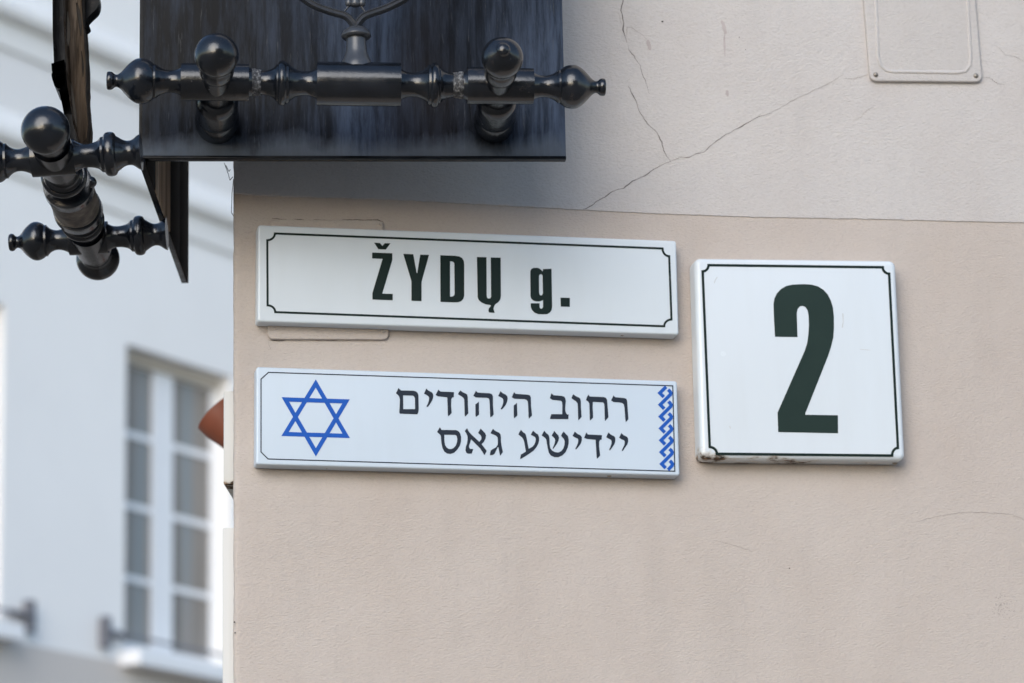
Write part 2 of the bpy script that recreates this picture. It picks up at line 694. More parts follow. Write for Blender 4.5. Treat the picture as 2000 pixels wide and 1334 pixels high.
crack(k8([(1200, 365), (1310, 335), (1420, 318), (1480, 308), (1600, 310), (1720, 315), (1780, 325), (1840, 350), (1960, 400)]), 1.1, CRACKF, 0)
crack(k8([(0, 480), (130, 515), (220, 545)]), .8, CRACKF, 0)
crack(Z(480, 420, 4.1667, [(180, 1020), (190, 1060), (205, 1090), (180, 1095)]), .9, CRACKF, 0)
for (x0, y0, x1, y1, wd) in ((1410, 40, 1418, 66, 8), (1415, 62, 1416, 110, 4), (1420, 176, 1421, 188, 6), (1265, 78, 1270, 98, 9)):
    mb = MB()
    P = [(x0 + (x1 - x0) * t / 8 + random.uniform(-.8, .8), y0 + (y1 - y0) * t / 8) for t in range(9)]
    strip(mb, P, [wd * (.25 + .75 * math.sin(math.pi * (t + .5) / 9)) * random.uniform(.7, 1.1) for t in range(9)], fm_wall(TH), -.0004, .00025)
    build("stain", mb, STAIN, bld, smooth=None)
for (x, y, r, off) in ((514, 1038, 2.3, 0), (557, 1068, 1.2, 0), (515, 1100, 1.3, 0), (1542, 1110, 1.2, 0), (1294, 42, 2.2, TH), (1456, 97, 1.1, TH), (458, 1215, 1.8, .001), (459, 1236, 1.6, .001), (1444, 73, 1, TH)):
    mb = MB()
    P = [(x + r * random.uniform(.7, 1.2) * math.cos(a * .785), y + r * random.uniform(.6, 1.1) * math.sin(a * .785)) for a in range(8)]
    tess(mb, [P], fm_wall(off), -.0004, .0003)
    build("pit", mb, PITM, bld, smooth=None)
# scuffed speckle patch low on the right
mb = MB()
for i in range(70):
    x, y = random.gauss(1960, 11), random.gauss(1187, 13)
    r = random.uniform(.4, 1.1)
    tess(mb, [[(x + r * math.cos(a * 1.05), y + r * math.sin(a * 1.05)) for a in range(6)]], fm_wall(0), -.0003, .0002)
build("scuff", mb, CRACKF, bld, smooth=None)
for pl in ([(531, 427), (560, 428.5)], [(572, 428), (600, 429.5)], [(612, 429), (650, 430)], [(668, 429), (738, 429.5), (748, 433), (750, 440)],
           [(524, 664), (545, 666), (570, 662)], [(600, 664), (660, 665)], [(668, 664), (690, 664)], [(730, 664), (752, 664), (760, 657), (762, 648)], [(502, 470), (500, 520), (501, 560)]):
    crack(pl, 1.7, CRACK, 0, .5)
# frayed wire ends at the arris
mb = MB()
for pl in ([(438, 318), (446, 340), (449, 352), (455, 345)], [(441, 323), (447, 335), (450, 331)], [(456, 350), (453, 380), (452, 415), (457, 423)]):
    P = [at(x, y, 4.90) for x, y in pl]
    for a, b in zip(P, P[1:]):
        lathe(mb, [(0, .0005), ((b - a).length, .0005)], a, b, 6)
build("frayed_wire", mb, PITM, bld, smooth=None)

# ------------------------------------------------------------------ signs
def arcs(q, n=6):
    """border with notched (concave) corners: q = for each corner its two ends and the corner itself"""
    out = []
    for a, b in q:
        c = None
        out.append((a, b))
    return out


def notched(ends, n=7):
    """ends: 4 pairs (incoming end, outgoing end) clockwise; quarter circles bulge inwards"""
    out = []
    cx = sum(p[0] for e in ends for p in e) / 8
    cy = sum(p[1] for e in ends for p in e) / 8
    for a, b in ends:
        a, b = Vector(a), Vector(b)
        k1, k2_ = Vector((a.x, b.y)), Vector((b.x, a.y))
        cc = Vector((cx, cy))
        k = k1 if (k1 - cc).length > (k2_ - cc).length else k2_
        e1, e2 = a - k, b - k
        for i in range(n + 1):
            t = math.pi / 2 * i / n
            out.append(tuple(k + e1 * math.cos(t) + e2 * math.sin(t)))
    return out


def sign(name, label, cat, quad, depth, bev, rcn, mat, group=None):
    c = wallp(sum(p[0] for p in quad) / 4, max(p[1] for p in quad), 0)
    t = thing(name, label, cat, c, group)
    mb = MB()
    plate(mb, quad, depth, rcn, bev, .002)
    build("plate", mb, mat, t)
    return t


# --- Lithuanian street name
SD = .026
s1 = sign("street_sign", "white enamel street sign lettered in dark green, above the blue star sign", "sign",
          [(504, 439), (1321, 470), (1326, 654), (503, 628)], SD, .0030, .0036, ENAMEL1, "street name signs on the corner wall")
f1 = fm_wall(SD)
mb = MB()
strip(mb, notched([((522, 469.2), (536.9, 456)), ((1294, 485.3), (1307, 500.4)), ((1311.5, 624), (1297.3, 637.2)), ((537.6, 609.6), (522.7, 596.4))]), 4.2, f1, -.0003, .0003, True)
build("border_line", mb, GREEN, s1, smooth=None)
T = lambda p: Z(720, 460, 4.7619, p)
G = lambda p: Z(920, 420, 4.1667, p)
latin = [
    [T([(50, 66), (105, 70), (128, 97), (150, 72), (203, 72), (160, 130), (90, 127)])],
    [T([(32, 158), (220, 165), (220, 228), (127, 540), (224, 543), (224, 602), (35, 595), (35, 535), (130, 217), (32, 213)])],
    [T([(322, 170), (415, 174), (447, 348), (452, 348), (480, 178), (562, 180), (492, 432), (492, 611), (398, 607), (398, 425)])],
    [T([(666, 183), (800, 188), (845, 195), (870, 210), (885, 235), (889, 270), (889, 560), (880, 590), (862, 610), (835, 620), (800, 622), (668, 617)]),
     T([(757, 240), (775, 241), (790, 247), (797, 262), (800, 540), (795, 557), (780, 567), (757, 568)])],
    [T([(1007, 200), (1096, 202), (1098, 565), (1103, 580), (1118, 587), (1132, 583), (1139, 570), (1136, 204), (1228, 206), (1230, 565), (1224, 595), (1210, 615), (1192, 630), (1180, 637), (1168, 655), (1161, 680), (1172, 719), (1120, 716), (1114, 700), (1117, 680), (1132, 662), (1138, 650), (1128, 646), (1090, 640), (1050, 623), (1025, 602), (1014, 575)])],
    [G([(482, 470), (484, 450), (492, 438), (510, 430), (545, 430), (560, 437), (575, 450), (583, 460), (585, 440), (655, 437), (660, 745), (655, 775), (640, 795), (620, 806), (590, 808), (545, 806), (515, 793), (495, 772), (486, 750), (486, 718), (558, 718), (558, 750), (565, 760), (573, 762), (582, 757), (586, 745), (586, 690), (575, 697), (555, 703), (530, 703), (505, 695), (490, 680), (484, 660)]),
     G([(553, 495), (558, 485), (567, 481), (577, 484), (582, 495), (585, 635), (580, 648), (570, 654), (560, 650), (554, 635)])],
    [G([(728, 672), (804, 674), (804, 747), (730, 745)])],
]
mb = MB()
for g_ in latin:
    tess(mb, g_, f1, -.0003, .0004)
build("lettering", mb, GREEN, s1, smooth=None)

# --- Hebrew and Yiddish street name
s2 = sign("street_sign", "white street sign with blue six-pointed star and Hebrew lettering", "sign",
          [(501, 716), (1322.5, 744), (1328, 929), (500, 907)], SD, .0028, .0034, ENAMEL2, "street name signs on the corner wall")
mb = MB()
strip(mb, [(524.4, 727.2), (1314, 753.6), (1318, 920.4), (523.7, 896.4), (509.8, 882.7), (509.8, 740.4)], 2.1, f1, -.0003, .0003, True)
build("border_line", mb, NAVY, s2, smooth=None)


def inset_tri(t, d):
    P = [Vector(p) for p in t]
    out = []
    for i in range(3):
        a, b = (P[i - 1] - P[i]).normalized(), (P[(i + 1) % 3] - P[i]).normalized()
        m = (a + b).normalized()
        s_ = abs(a.x * m.y - a.y * m.x)
        out.append(tuple(P[i] + m * d / s_))
    return out


mb = MB()
for k, t in enumerate(([(616.8, 740.9), (683.5, 855.6), (549.6, 851.5)], [(550, 775.7), (683, 780), (616.8, 891.6)])):
    tess(mb, [t, inset_tri(t, 8.3)], f1, -.0003, .0003 + .0002 * k)
build("star", mb, BLUE, s2, smooth=None)
A = lambda p: Z(760, 740, 8.3333, p)
B = lambda p: Z(980, 740, 7.6923, p)
line1 = [
    [A([(150, 148), (195, 188), (395, 192), (440, 205), (465, 230), (478, 265), (482, 500), (475, 545), (458, 577), (175, 566), (165, 545), (172, 420), (175, 330), (163, 285), (140, 258), (110, 235), (130, 195)]),
     A([(228, 268), (385, 272), (408, 290), (420, 320), (422, 492), (230, 492)])],
    [A([(603, 157), (640, 190), (690, 215), (712, 240), (720, 275), (712, 320), (695, 360), (665, 410), (630, 455), (607, 450), (632, 400), (648, 350), (650, 310), (640, 285), (610, 262), (567, 240), (590, 190)])],
    [A([(800, 175), (835, 205), (1055, 215), (1052, 298), (1030, 300), (1012, 330), (1010, 440), (1018, 555), (985, 590), (962, 608), (955, 580), (952, 440), (948, 340), (945, 300), (800, 285), (757, 262), (780, 215)])],
    [A([(1160, 187), (1195, 215), (1245, 238), (1270, 255), (1280, 290), (1282, 420), (1290, 560), (1262, 590), (1235, 614), (1230, 590), (1225, 420), (1222, 335), (1205, 305), (1170, 280), (1120, 250), (1140, 210)])],
    [A([(1412, 193), (1440, 222), (1640, 235), (1675, 250), (1690, 285), (1690, 420), (1702, 580), (1675, 610), (1648, 628), (1643, 590), (1638, 420), (1632, 345), (1620, 318), (1590, 308), (1410, 302), (1370, 275), (1390, 235)])],
    [A([(1460, 370), (1464, 582), (1440, 600), (1412, 620), (1406, 590), (1404, 415), (1430, 395)])],
    [A([(1812, 200), (1850, 232), (1900, 258), (1922, 280), (1930, 315), (1922, 370), (1900, 420), (1875, 455), (1835, 497), (1815, 490), (1843, 435), (1857, 385), (1858, 340), (1845, 315), (1815, 298), (1775, 278), (1795, 235)])],
    [B([(185, 198), (210, 225), (390, 237), (425, 250), (437, 280), (440, 400), (455, 550), (430, 575), (407, 600), (402, 560), (397, 400), (390, 340), (372, 315), (340, 305), (190, 298), (150, 275), (168, 235)])],
    [B([(228, 360), (235, 550), (210, 570), (185, 592), (180, 560), (180, 400), (205, 380)])],
    [B([(745, 215), (780, 245), (900, 255), (940, 268), (958, 300), (962, 340), (955, 420), (955, 480), (968, 515), (982, 533), (1005, 535), (1000, 605), (725, 603), (730, 570), (745, 530), (908, 530), (910, 400), (905, 345), (885, 328), (760, 315), (722, 290), (735, 250)])],
    [B([(1075, 230), (1110, 258), (1160, 280), (1180, 300), (1188, 335), (1190, 430), (1200, 570), (1175, 598), (1152, 622), (1148, 590), (1143, 420), (1138, 365), (1115, 338), (1080, 315), (1047, 290), (1060, 255)])],
    [B([(1300, 237), (1325, 265), (1530, 272), (1565, 285), (1583, 315), (1590, 400), (1603, 575), (1578, 605), (1553, 635), (1548, 600), (1543, 430), (1537, 370), (1518, 352), (1368, 345), (1365, 420), (1373, 580), (1350, 605), (1325, 628), (1322, 590), (1318, 430), (1315, 370), (1300, 342), (1265, 318), (1280, 275)])],
    [B([(1678, 248), (1705, 275), (1840, 287), (1872, 300), (1885, 335), (1890, 420), (1903, 605), (1885, 628), (1863, 648), (1857, 610), (1845, 440), (1835, 385), (1815, 365), (1780, 355), (1680, 348), (1642, 322), (1662, 285)])],
]
line2 = [
    [A([(825, 787), (855, 830), (1090, 833), (1130, 852), (1158, 890), (1172, 950), (1170, 1020), (1150, 1090), (1110, 1150), (1060, 1200), (1000, 1222), (945, 1215), (900, 1185), (870, 1130), (852, 1050), (845, 980), (842, 930), (828, 905), (780, 865), (800, 830)]),
     A([(898, 908), (1080, 912), (1100, 930), (1110, 975), (1105, 1030), (1085, 1085), (1050, 1125), (1010, 1142), (970, 1140), (935, 1115), (910, 1075), (900, 1010)])],
    [A([(1270, 803), (1295, 855), (1340, 905), (1468, 1025), (1500, 985), (1503, 945), (1485, 912), (1447, 880), (1470, 840), (1490, 808), (1525, 845), (1560, 880), (1578, 920), (1570, 970), (1545, 1020), (1505, 1062), (1588, 1170), (1570, 1210), (1550, 1240), (1530, 1205), (1480, 1130), (1335, 985), (1318, 1040), (1302, 1080), (1300, 1110), (1318, 1138), (1370, 1142), (1358, 1180), (1345, 1215), (1285, 1218), (1255, 1200), (1242, 1165), (1248, 1110), (1268, 1050), (1278, 990), (1275, 930), (1255, 885), (1230, 850), (1250, 825)])],
    [A([(1690, 812), (1725, 845), (1790, 875), (1815, 905), (1820, 960), (1820, 1020), (1835, 1110), (1852, 1190), (1830, 1220), (1808, 1250), (1798, 1215), (1785, 1150), (1778, 1110), (1765, 1115), (1740, 1170), (1715, 1220), (1685, 1240), (1640, 1242), (1645, 1200), (1655, 1165), (1690, 1140), (1740, 1115), (1768, 1070), (1770, 1010), (1765, 950), (1740, 925), (1650, 885), (1670, 845)])],
    [B([(288, 765), (320, 800), (355, 825), (370, 870), (385, 950), (405, 1050), (460, 1020), (490, 985), (505, 945), (512, 905), (500, 875), (475, 860), (435, 840), (455, 800), (472, 778), (505, 810), (545, 835), (560, 875), (562, 920), (550, 970), (525, 1020), (480, 1075), (420, 1120), (350, 1165), (280, 1207), (278, 1180), (288, 1135), (325, 1115), (362, 1092), (350, 1020), (340, 960), (325, 910), (305, 880), (250, 835), (268, 795)])],
    [B([(638, 778), (670, 815), (705, 845), (717, 890), (720, 980), (730, 1040), (755, 1075), (800, 1100), (850, 1105), (895, 1085), (925, 1045), (942, 990), (945, 940), (935, 905), (890, 855), (910, 815), (930, 790), (965, 830), (995, 860), (1005, 905), (1005, 970), (990, 1035), (960, 1100), (910, 1150), (850, 1177), (790, 1175), (735, 1150), (705, 1105), (690, 1040), (678, 970), (668, 910), (650, 885), (600, 850), (620, 810)])],
    [B([(790, 780), (820, 820), (850, 848), (860, 885), (853, 925), (830, 975), (775, 1052), (763, 1045), (780, 1005), (795, 965), (803, 925), (795, 895), (750, 852), (770, 815)])],
    [B([(1097, 790), (1135, 825), (1185, 848), (1203, 880), (1203, 925), (1188, 970), (1150, 1025), (1115, 1062), (1105, 1050), (1128, 1005), (1145, 960), (1150, 920), (1140, 895), (1110, 885), (1063, 857), (1080, 825)])],
    [B([(1268, 803), (1295, 835), (1505, 845), (1500, 912), (1478, 915), (1463, 945), (1463, 1020), (1478, 1150), (1455, 1178), (1430, 1200), (1425, 1170), (1415, 1010), (1410, 915), (1280, 902), (1238, 885), (1255, 840)])],
    [B([(1603, 805), (1640, 838), (1690, 862), (1706, 890), (1706, 935), (1692, 980), (1660, 1030), (1625, 1075), (1612, 1068), (1632, 1020), (1648, 975), (1650, 940), (1640, 915), (1610, 900), (1570, 878), (1585, 840)])],
    [B([(1797, 812), (1830, 845), (1880, 868), (1898, 895), (1900, 940), (1885, 985), (1850, 1035), (1820, 1082), (1802, 1075), (1825, 1030), (1843, 985), (1847, 945), (1838, 922), (1805, 910), (1763, 885), (1780, 850)])],
]
for ln in (line1, line2):
    mb = MB()
    for g_ in ln:
        tess(mb, g_, f1, -.0003, .0004)
    build("lettering", mb, NAVY, s2, smooth=None)
# interlaced chain ornament down the right end
K = lambda p: Z(1280, 740, 6.667, p)
mb = MB()
strip(mb, K([(140, 103), (58, 184), (110, 236)]), 45 / 6.667, f1, -.0003, .0005)
for k in range(6):
    dx, dy = 3.6 * k, 154.4 * k
    strip(mb, K([(166 + dx, 140 + dy), (190 + dx, 163 + dy), (200 + dx, 182 + dy), (196 + dx, 204 + dy), (64 + dx, 336 + dy), (116 + dx, 390 + dy)]), 45 / 6.667, f1, -.0003, .0005)
strip(mb, K([(188, 1066), (212, 1090), (222, 1108), (218, 1130), (165, 1184)]), 45 / 6.667, f1, -.0003, .0005)
build("chain_ornament", mb, BLUE, s2, smooth=None)


def low_screws(t, pxs, depth, name="screw"):
    for x, y in pxs:
        c = wallp(x, y, -depth * .45)
        mb = MB()
        dome(mb, c + Vector((0, 0, .0008)), Vector((0, 0, -1)), .0038, .0018)
        build(name, mb, STEEL, t)


low_screws(s1, [(615, 634), (1215, 655)], SD)
low_screws(s2, [(638, 914), (1190, 930)], SD)

# --- house number
HD = .032
s3 = sign("house_number_sign", "square white enamel number sign with dark green 2 and rusty lower edge", "sign",
          [(1357, 503), (1750, 508), (1769, 899), (1369, 895)], HD, .0075, .0095, ENAMEL1)
hp = [o for o in s3.children if o.name.startswith("plate")][0]
zb = wallp(1369, 895, -HD).z - s3.location.z
hp.data.materials[0] = enamel("rusting_enamel", (.660, .705, .74), .26, zb + .0025)
f3 = fm_wall(HD)
mb = MB()
strip(mb, notched([((1372.4, 530), (1383.8, 517.9)), ((1724.1, 522), (1736.6, 534.5)), ((1753.8, 874.8), (1742.4, 889.7)), ((1400, 886.2), (1386.2, 873.1))]), 5.0, f3, -.0003, .0003, True)
build("border_line", mb, GREEN, s3, smooth=None)
mb = MB()
tess(mb, [Z(1320, 480, 2.9, [(553, 330), (558, 300), (572, 270), (595, 245), (625, 228), (660, 220), (725, 217), (770, 220), (805, 230), (835, 248), (860, 275), (878, 310), (890, 350), (895, 400), (896, 460), (892, 520), (880, 570), (862, 625), (735, 945), (733, 957), (918, 960), (919, 1062), (580, 1055), (576, 945), (730, 595), (743, 555), (750, 510), (754, 450), (752, 395), (746, 365), (735, 348), (720, 340), (703, 343), (690, 358), (685, 380), (689, 517), (562, 515), (556, 420)])], f3, -.0003, .0004)
build("numeral", mb, GREEN2, s3, smooth=None)
for pl, wd in (([(1401, 541), (1397, 547), (1395, 553)], 1.3), ([(1646, 612), (1647, 628), (1645, 640)], 1.6), ([(1425, 832), (1427, 837)], 1.6), ([(1680, 682), (1700, 684)], .9)):
    mb = MB()
    strip(mb, pl, wd, f3, -.0003, .0002)
    build("scuff", mb, CHIP, s3, smooth=None)
low_screws(s3, [(1559, 902), (1748, 906)], HD, "nail")

# --- old plate painted over behind the street sign
s4 = thing("painted_plate", "old plate painted over in wall beige, poking out behind the green-lettered sign", "plate", wallp(640, 664, 0))
mb = MB()
plate(mb, [(528, 428), (748, 430), (760, 663), (523, 662)], .0055, .008, .0016, -.001)
build("plate", mb, LOWER, s4)
for x, y in ((744, 438), (748, 647)):
    mb = MB()
    dome(mb, wallp(x, y, -.0055), Vector((0, -1, 0)), .0028, .002)
    build("screw", mb, LOWER, s4)

# --- cover plate top right
s5 = thing("cover_plate", "pale painted metal cover plate with pressed rim, screwed to the upper wall", "plate", wallp(1810, 160, 0))
CQ = [(1664, -300), (1881, -297), (1919.5, 160), (1700, 158)]
mb = MB()
plate(mb, CQ, .0065, .010, .0022, -.001, base=TH)
build("panel", mb, UPPER, s5)
mb = MB()
rim = [(1700, -270), (1715, 108), (1719, 126), (1731, 137), (1745, 139.5), (1872, 141.5), (1886, 138.5), (1895, 127), (1896, 112), (1876, -270)]
P = []
fc = fm_wall(TH + .0065)
rimd = rim + [rim[0]]
RIM_PATH = (mb, rimd, fc)
for x, y in ((1710.5, 146), (1906, 148)):
    mb = MB()
    dome(mb, wallp(x, y, -(TH + .0065)), Vector((0, -1, 0)), .0038, .0026)
    build("screw", mb, STEEL, s5)

# --- things on the side wall, seen past the corner
def sidept(s, out, z):
    return SIDE * s + side_n * out + Vector((0, 0, z))


def solve_side(px, py, s):
    """distance out of the side wall and height of a pixel, at s metres back along the side wall"""
    p = onplane(px, py, SIDE * s, SIDE)
    return (p - SIDE * s).dot(side_n), p.z


for (name, label, cat, px, y0, y1, tilt, ln) in (
        ("side_sign", "white enamel sign round the corner, edge on, with rust along its bottom", "sign", 436.5, 764, 946, 0, .30),
        ("side_board", "white board below the rusty edge-on sign round the corner", "board", 434.5, 1031, 1700, 0, .28)):
    o1, z1 = solve_side(px, y0, .035)
    o0, z0 = solve_side(px, y1, .035)
    t = thing(name, label, cat, sidept(.2, 0, z0))
    mb = MB()
    bbox(mb, sidept(.035, .0, z0), SIDE * ln, side_n * o1, Vector((0, 0, z1 - z0)), .0022)
    build("plate", mb, enamel(name + "_enamel", (.56, .555, .53), .5, .005) if name == "side_sign" else SIDEW, t)
o1, z1 = solve_side(436, 1034, .034)
# clay-coloured funnel shade on a bracket, further back
sc_ = .95
oA, zA = solve_side(397, 828, sc_)
oT, zT = solve_side(436, 793, sc_)
oB, zB = solve_side(440, 884, sc_)
lamp = thing("wall_lamp", "orange-red cone shade jutting from the side wall behind the edge-on white sign", "lamp", sidept(sc_, 0, zA))
mb = MB()
tip = sidept(sc_, oA, zA)
# wide mouth tilted up and to the street; axis runs down to the wall
m0 = sidept(sc_, (oA + oT) / 2 - .006, (zA + zT) / 2 + .006)
ax = (sidept(sc_, oB - .06, zB - .012) - m0).normalized()
rad = .040
lathe(mb, [(-.0, rad), (.001, rad + .002), (.02, rad + .001), (.10, rad * .62), (.13, rad * .42)], m0, m0 + ax, 32)
build("lamp_shade", mb, ORANGE, lamp)
mb = MB()
e = m0 + ax * .125
lathe(mb, [(0, .009), (max(.02, (sidept(sc_, -.002, e.z) - e).length), .009)], e, sidept(sc_, -.002, e.z), 14)
build("bracket", mb, IRON, lamp)

# ------------------------------------------------------------------ iron corner emblem
EF, ES = hdir(85.8), hdir(-.1)
FN = Vector((EF.y, -EF.x, 0))              # towards the viewer
SN = Vector((-ES.y, ES.x, 0))              # out to the left
D0 = 4.65
C0 = at(277, 304, D0)                      # lower front corner of the front panel
emb = thing("corner_emblem", "black wrought-iron double panel with turned bars and menorah wrapped round the corner", "wall emblem", C0)
PW = (onplane(1106, 313, C0, FN) - C0).dot(EF)
PHT = .78
mb = MB()
bbox(mb, C0, EF * PW, Vector((0, 0, PHT)), -FN * .013, .0014)
fp = build("front_panel", mb, PANEL, emb)
mb = MB()
bbox(mb, C0 - ZV * .0042 - FN * .013, EF * PW, ZV * .004, FN * .0145, .0008)
build("bottom_lip", mb, FLATIRON, fp)
PL = .600
ST = .0085
mb = MB()
S0 = C0 - EF * .0042 + Vector((0, 0, -.0105)) - FN * .001
bbox(mb, S0, ES * PL, Vector((0, 0, PHT)), -SN * ST, .001)
sp = build("side_panel", mb, FLATIRON, emb)
mb = MB()
bbox(mb, S0 + ES * .125 - SN * ST + Vector((0, 0, .0)), ES * .20, Vector((0, 0, PHT - .02)), -SN * .0016, .0004)
build("wood_lining", mb, WOOD2, sp)
mb = MB()
bbox(mb, S0 + ES * (PL - .004) - SN * ST, ES * .004, Vector((0, 0, PHT - .01)), -SN * .002, .0005)
build("edge_strip", mb, IRON, sp)
for a_, b_ in ((.012, .122), (.328, .470), (.474, PL - .012)):  # dark strips added to paint the shade on the panel's inner face
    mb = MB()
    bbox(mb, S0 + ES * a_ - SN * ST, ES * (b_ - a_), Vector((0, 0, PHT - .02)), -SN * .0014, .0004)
    build("shade_lining", mb, INSHADE, sp)
# hidden arms that tie it to the walls
for s_ in (.12, .45):
    mb = MB()
    a = C0 + EF * s_ + Vector((0, 0, .52)) - FN * .006
    d = -FN
    L = (-a.y) / d.y
    bbox(mb, a, EF * .02, Vector((0, 0, .02)), d * (L + .01), .001)
    build("mounting_arm", mb, IRON, emb)

bar_px = [(208, 10), (209, 16), (213, 18), (219, 17), (224, 13), (229, 12.5), (236, 17), (244, 26), (254, 36), (265, 43), (276, 44.5), (288, 42), (297, 36), (299, 33.5), (299, 33.5), (303, 33.5), (303, 33.5),
          (312, 27), (324, 22.5), (336, 22), (347, 25), (356, 31), (360, 35), (360, 35), (361, 36.5), (476, 36.5), (478, 35.5), (478, 35.5), (486, 29), (496, 25), (508, 23.5), (520, 24.5), (531, 29), (538, 36), (538, 36),
          (541, 37), (541, 37), (542, 41), (547, 44), (553, 43.5), (557, 40), (557, 40), (562, 39), (563, 36), (563, 36), (570, 30.5), (580, 25.5), (593, 23.5), (606, 25.5), (617, 32), (625, 41), (625, 41), (627, 43), (770, 43), (771, 41), (771, 41)]
half = [(x, r) for x, r in bar_px if x >= 360]
CX = 698.5
right_half = []
# right half mirrors the left about the middle drum
for x, r in bar_px[::-1]:
    if x < 626:
        right_half.append((2 * CX - x, r))
bar_full = bar_px + right_half
# measured right end is a little shorter
def squeeze(x):
    if x < 771:
        return x
    return 771 + (x - 771) * (1183 - 771) / (2 * CX - 208 - 771)


bar_full = [(squeeze(x), r * (1 if x < 1000 else .97)) for x, r in bar_full]
DB = 4.52
bA, bB = at(208, 157.5, DB), at(1183, 170.5, DB)
bB = onplane(1183, 170.5, bA, FN)
LB = (bB - bA).length
sc = LB / (1183 - 208)
prof = smoothprof([((x - 208) * sc, r * sc * 1.0) for x, r in bar_full], 4)
mb = MB()
lathe(mb, prof, bA, bB, 48)
fb = build("turned_bar", mb, IRON, emb, smooth=35)
# flaky weld collars beside the posts
axb = (bB - bA).normalized()
for xs_ in (((494, 27.2), (502, 25.6)), ((888, 25), (899, 26.5))):
    mb = MB()
    pr = []
    for x, r0 in xs_:
        for k in range(7):
            pr.append(((x - 5 + k * 1.7) * sc - 208 * sc, (r0 - .9 + 1.1 * math.sin(math.pi * k / 6)) * sc))
    lathe(mb, pr, bA, bB, 30)
    for i, v in enumerate(mb.v):
        mb.v[i] = v + Vector((random.uniform(-1, 1), random.uniform(-1, 1), random.uniform(-1, 1))) * .0006
    build("weld", mb, WELD, fb, smooth=80)

post_px = [(-158, 33), (-152, 30), (-143, 23.5), (-135, 22), (-127, 24), (-119, 29), (-114, 32.5), (-114, 32.5), (-113, 35), (-113, 35), (-110, 38.5), (-103, 40), (-96, 38.5), (-93, 35), (-93, 35), (-92, 32.5), (-87, 31.5), (-87, 31.5),
           (-80, 25), (-66, 21.5), (-52, 22), (-42, 26.5), (-36, 31), (-36, 31), (-35, 32.5), (33, 32.5), (35, 31), (35, 31), (42, 25.5), (53, 21), (64, 20), (74, 23.5), (81, 29.5), (82, 31.5), (82, 31.5), (86, 31.5), (86, 31.5),
           (91, 35.5), (97, 38), (104, 39), (112, 37), (120, 31.5), (127, 24.5), (132, 18), (137, 13), (142, 11.5), (146, 14), (149, 17), (154, 17.5), (158, 15), (159, 9)]


def turned(name, prof_px, base, tip, cut_tip=False, mat=IRON, parent=None):
    """scale a profile so that its first station is at base and its last at tip"""
    x0, x1 = prof_px[0][0], prof_px[-1][0]
    L = (tip - base).length
    k = L / (x1 - x0)
    pr = smoothprof([((x - x0) * k, r * k) for x, r in prof_px], 4)
    mb = MB()
    lathe(mb, pr, base, tip, 44)
    return build(name, mb, mat, parent, smooth=35)


# side posts, horizontal in the picture
def upslope(pa, pb):
    return pb


ZB = at(89, 255, 4.42).z


def same_z(px, py, z):
    r = ray(px, py)
    return CAM + r * ((z - CAM.z) / r.z)


nb, fbp = at(89, 255, 4.42), same_z(191, 505, ZB)
sb = [(x, r) for x, r in bar_full]
# bar running back along the side: a round ball at either end instead of a drawn-out finial
kx = (fbp - nb).length / (1114 - 276)
dirb = (fbp - nb).normalized()
sb_px = [(234, 3), (236, 14), (241, 25), (249, 34.5), (260, 41.5), (272, 44.5), (285, 43), (295, 37), (301, 33), (301, 33), (305, 33), (305, 33)] + [(p[0], max(p[1], 31)) for p in bar_px if 305 < p[0] < 690]
sb_px = sb_px + [(2 * 695 - x, r) for x, r in sb_px[::-1]]
mb = MB()
lathe(mb, smoothprof([((x - 234) * kx, r * kx * .99) for x, r in sb_px], 4), nb - dirb * (276 - 234) * kx, fbp, 48)
sbar = build("turned_bar", mb, IRON, emb, smooth=35)
# worn bare sleeve and clamps round the middle of it
mb = MB()
o = nb - dirb * (276 + 0) * kx
lathe(mb, [(x * kx, r * kx) for x, r in ((640, 42), (641, 45), (742, 45), (743, 42))], o, fbp, 44)
build("worn_sleeve", mb, BARE, sbar)
for x in (604, 752):
    mb = MB()
    lathe(mb, [(q * kx, r * kx) for q, r in ((x, 40), (x + 2, 47), (x + 26, 48), (x + 30, 45), (x + 31, 38))], o, fbp, 44)
    build("clamp", mb, IRON, sbar)
mb = MB()
c = o + dirb * 590 * kx
dome(mb, c + EF * 45 * kx, EF, .008, .008)
build("bolt", mb, IRON, sbar)
mb = MB()
c = o + dirb * 690 * kx
dome(mb, c + (CAM - c).normalized() * 45 * kx + Vector((0, 0, -.003)), (CAM - c).normalized(), .0055, .002)
build("bolt", mb, IRON, sbar)

# posts of the side panel: crossing points on the side bar
cn, cf = same_z(109, 303, ZB), same_z(176, 465, ZB)
for (cpt, pxr, tipx, tipy) in ((cn, (276, 297), -70, 320), (cf, (326, 457), 17, 474)):
    pb = onplane(pxr[0], pxr[1], cpt, ES)
    L = (pb - cpt)
    k = L.length / 158.0
    tip = onplane(tipx, tipy, cpt, ES)
    ax = (tip - pb).normalized()
    turned("turned_post", post_px, pb + (pb - tip).normalized() * .0, tip, parent=emb)

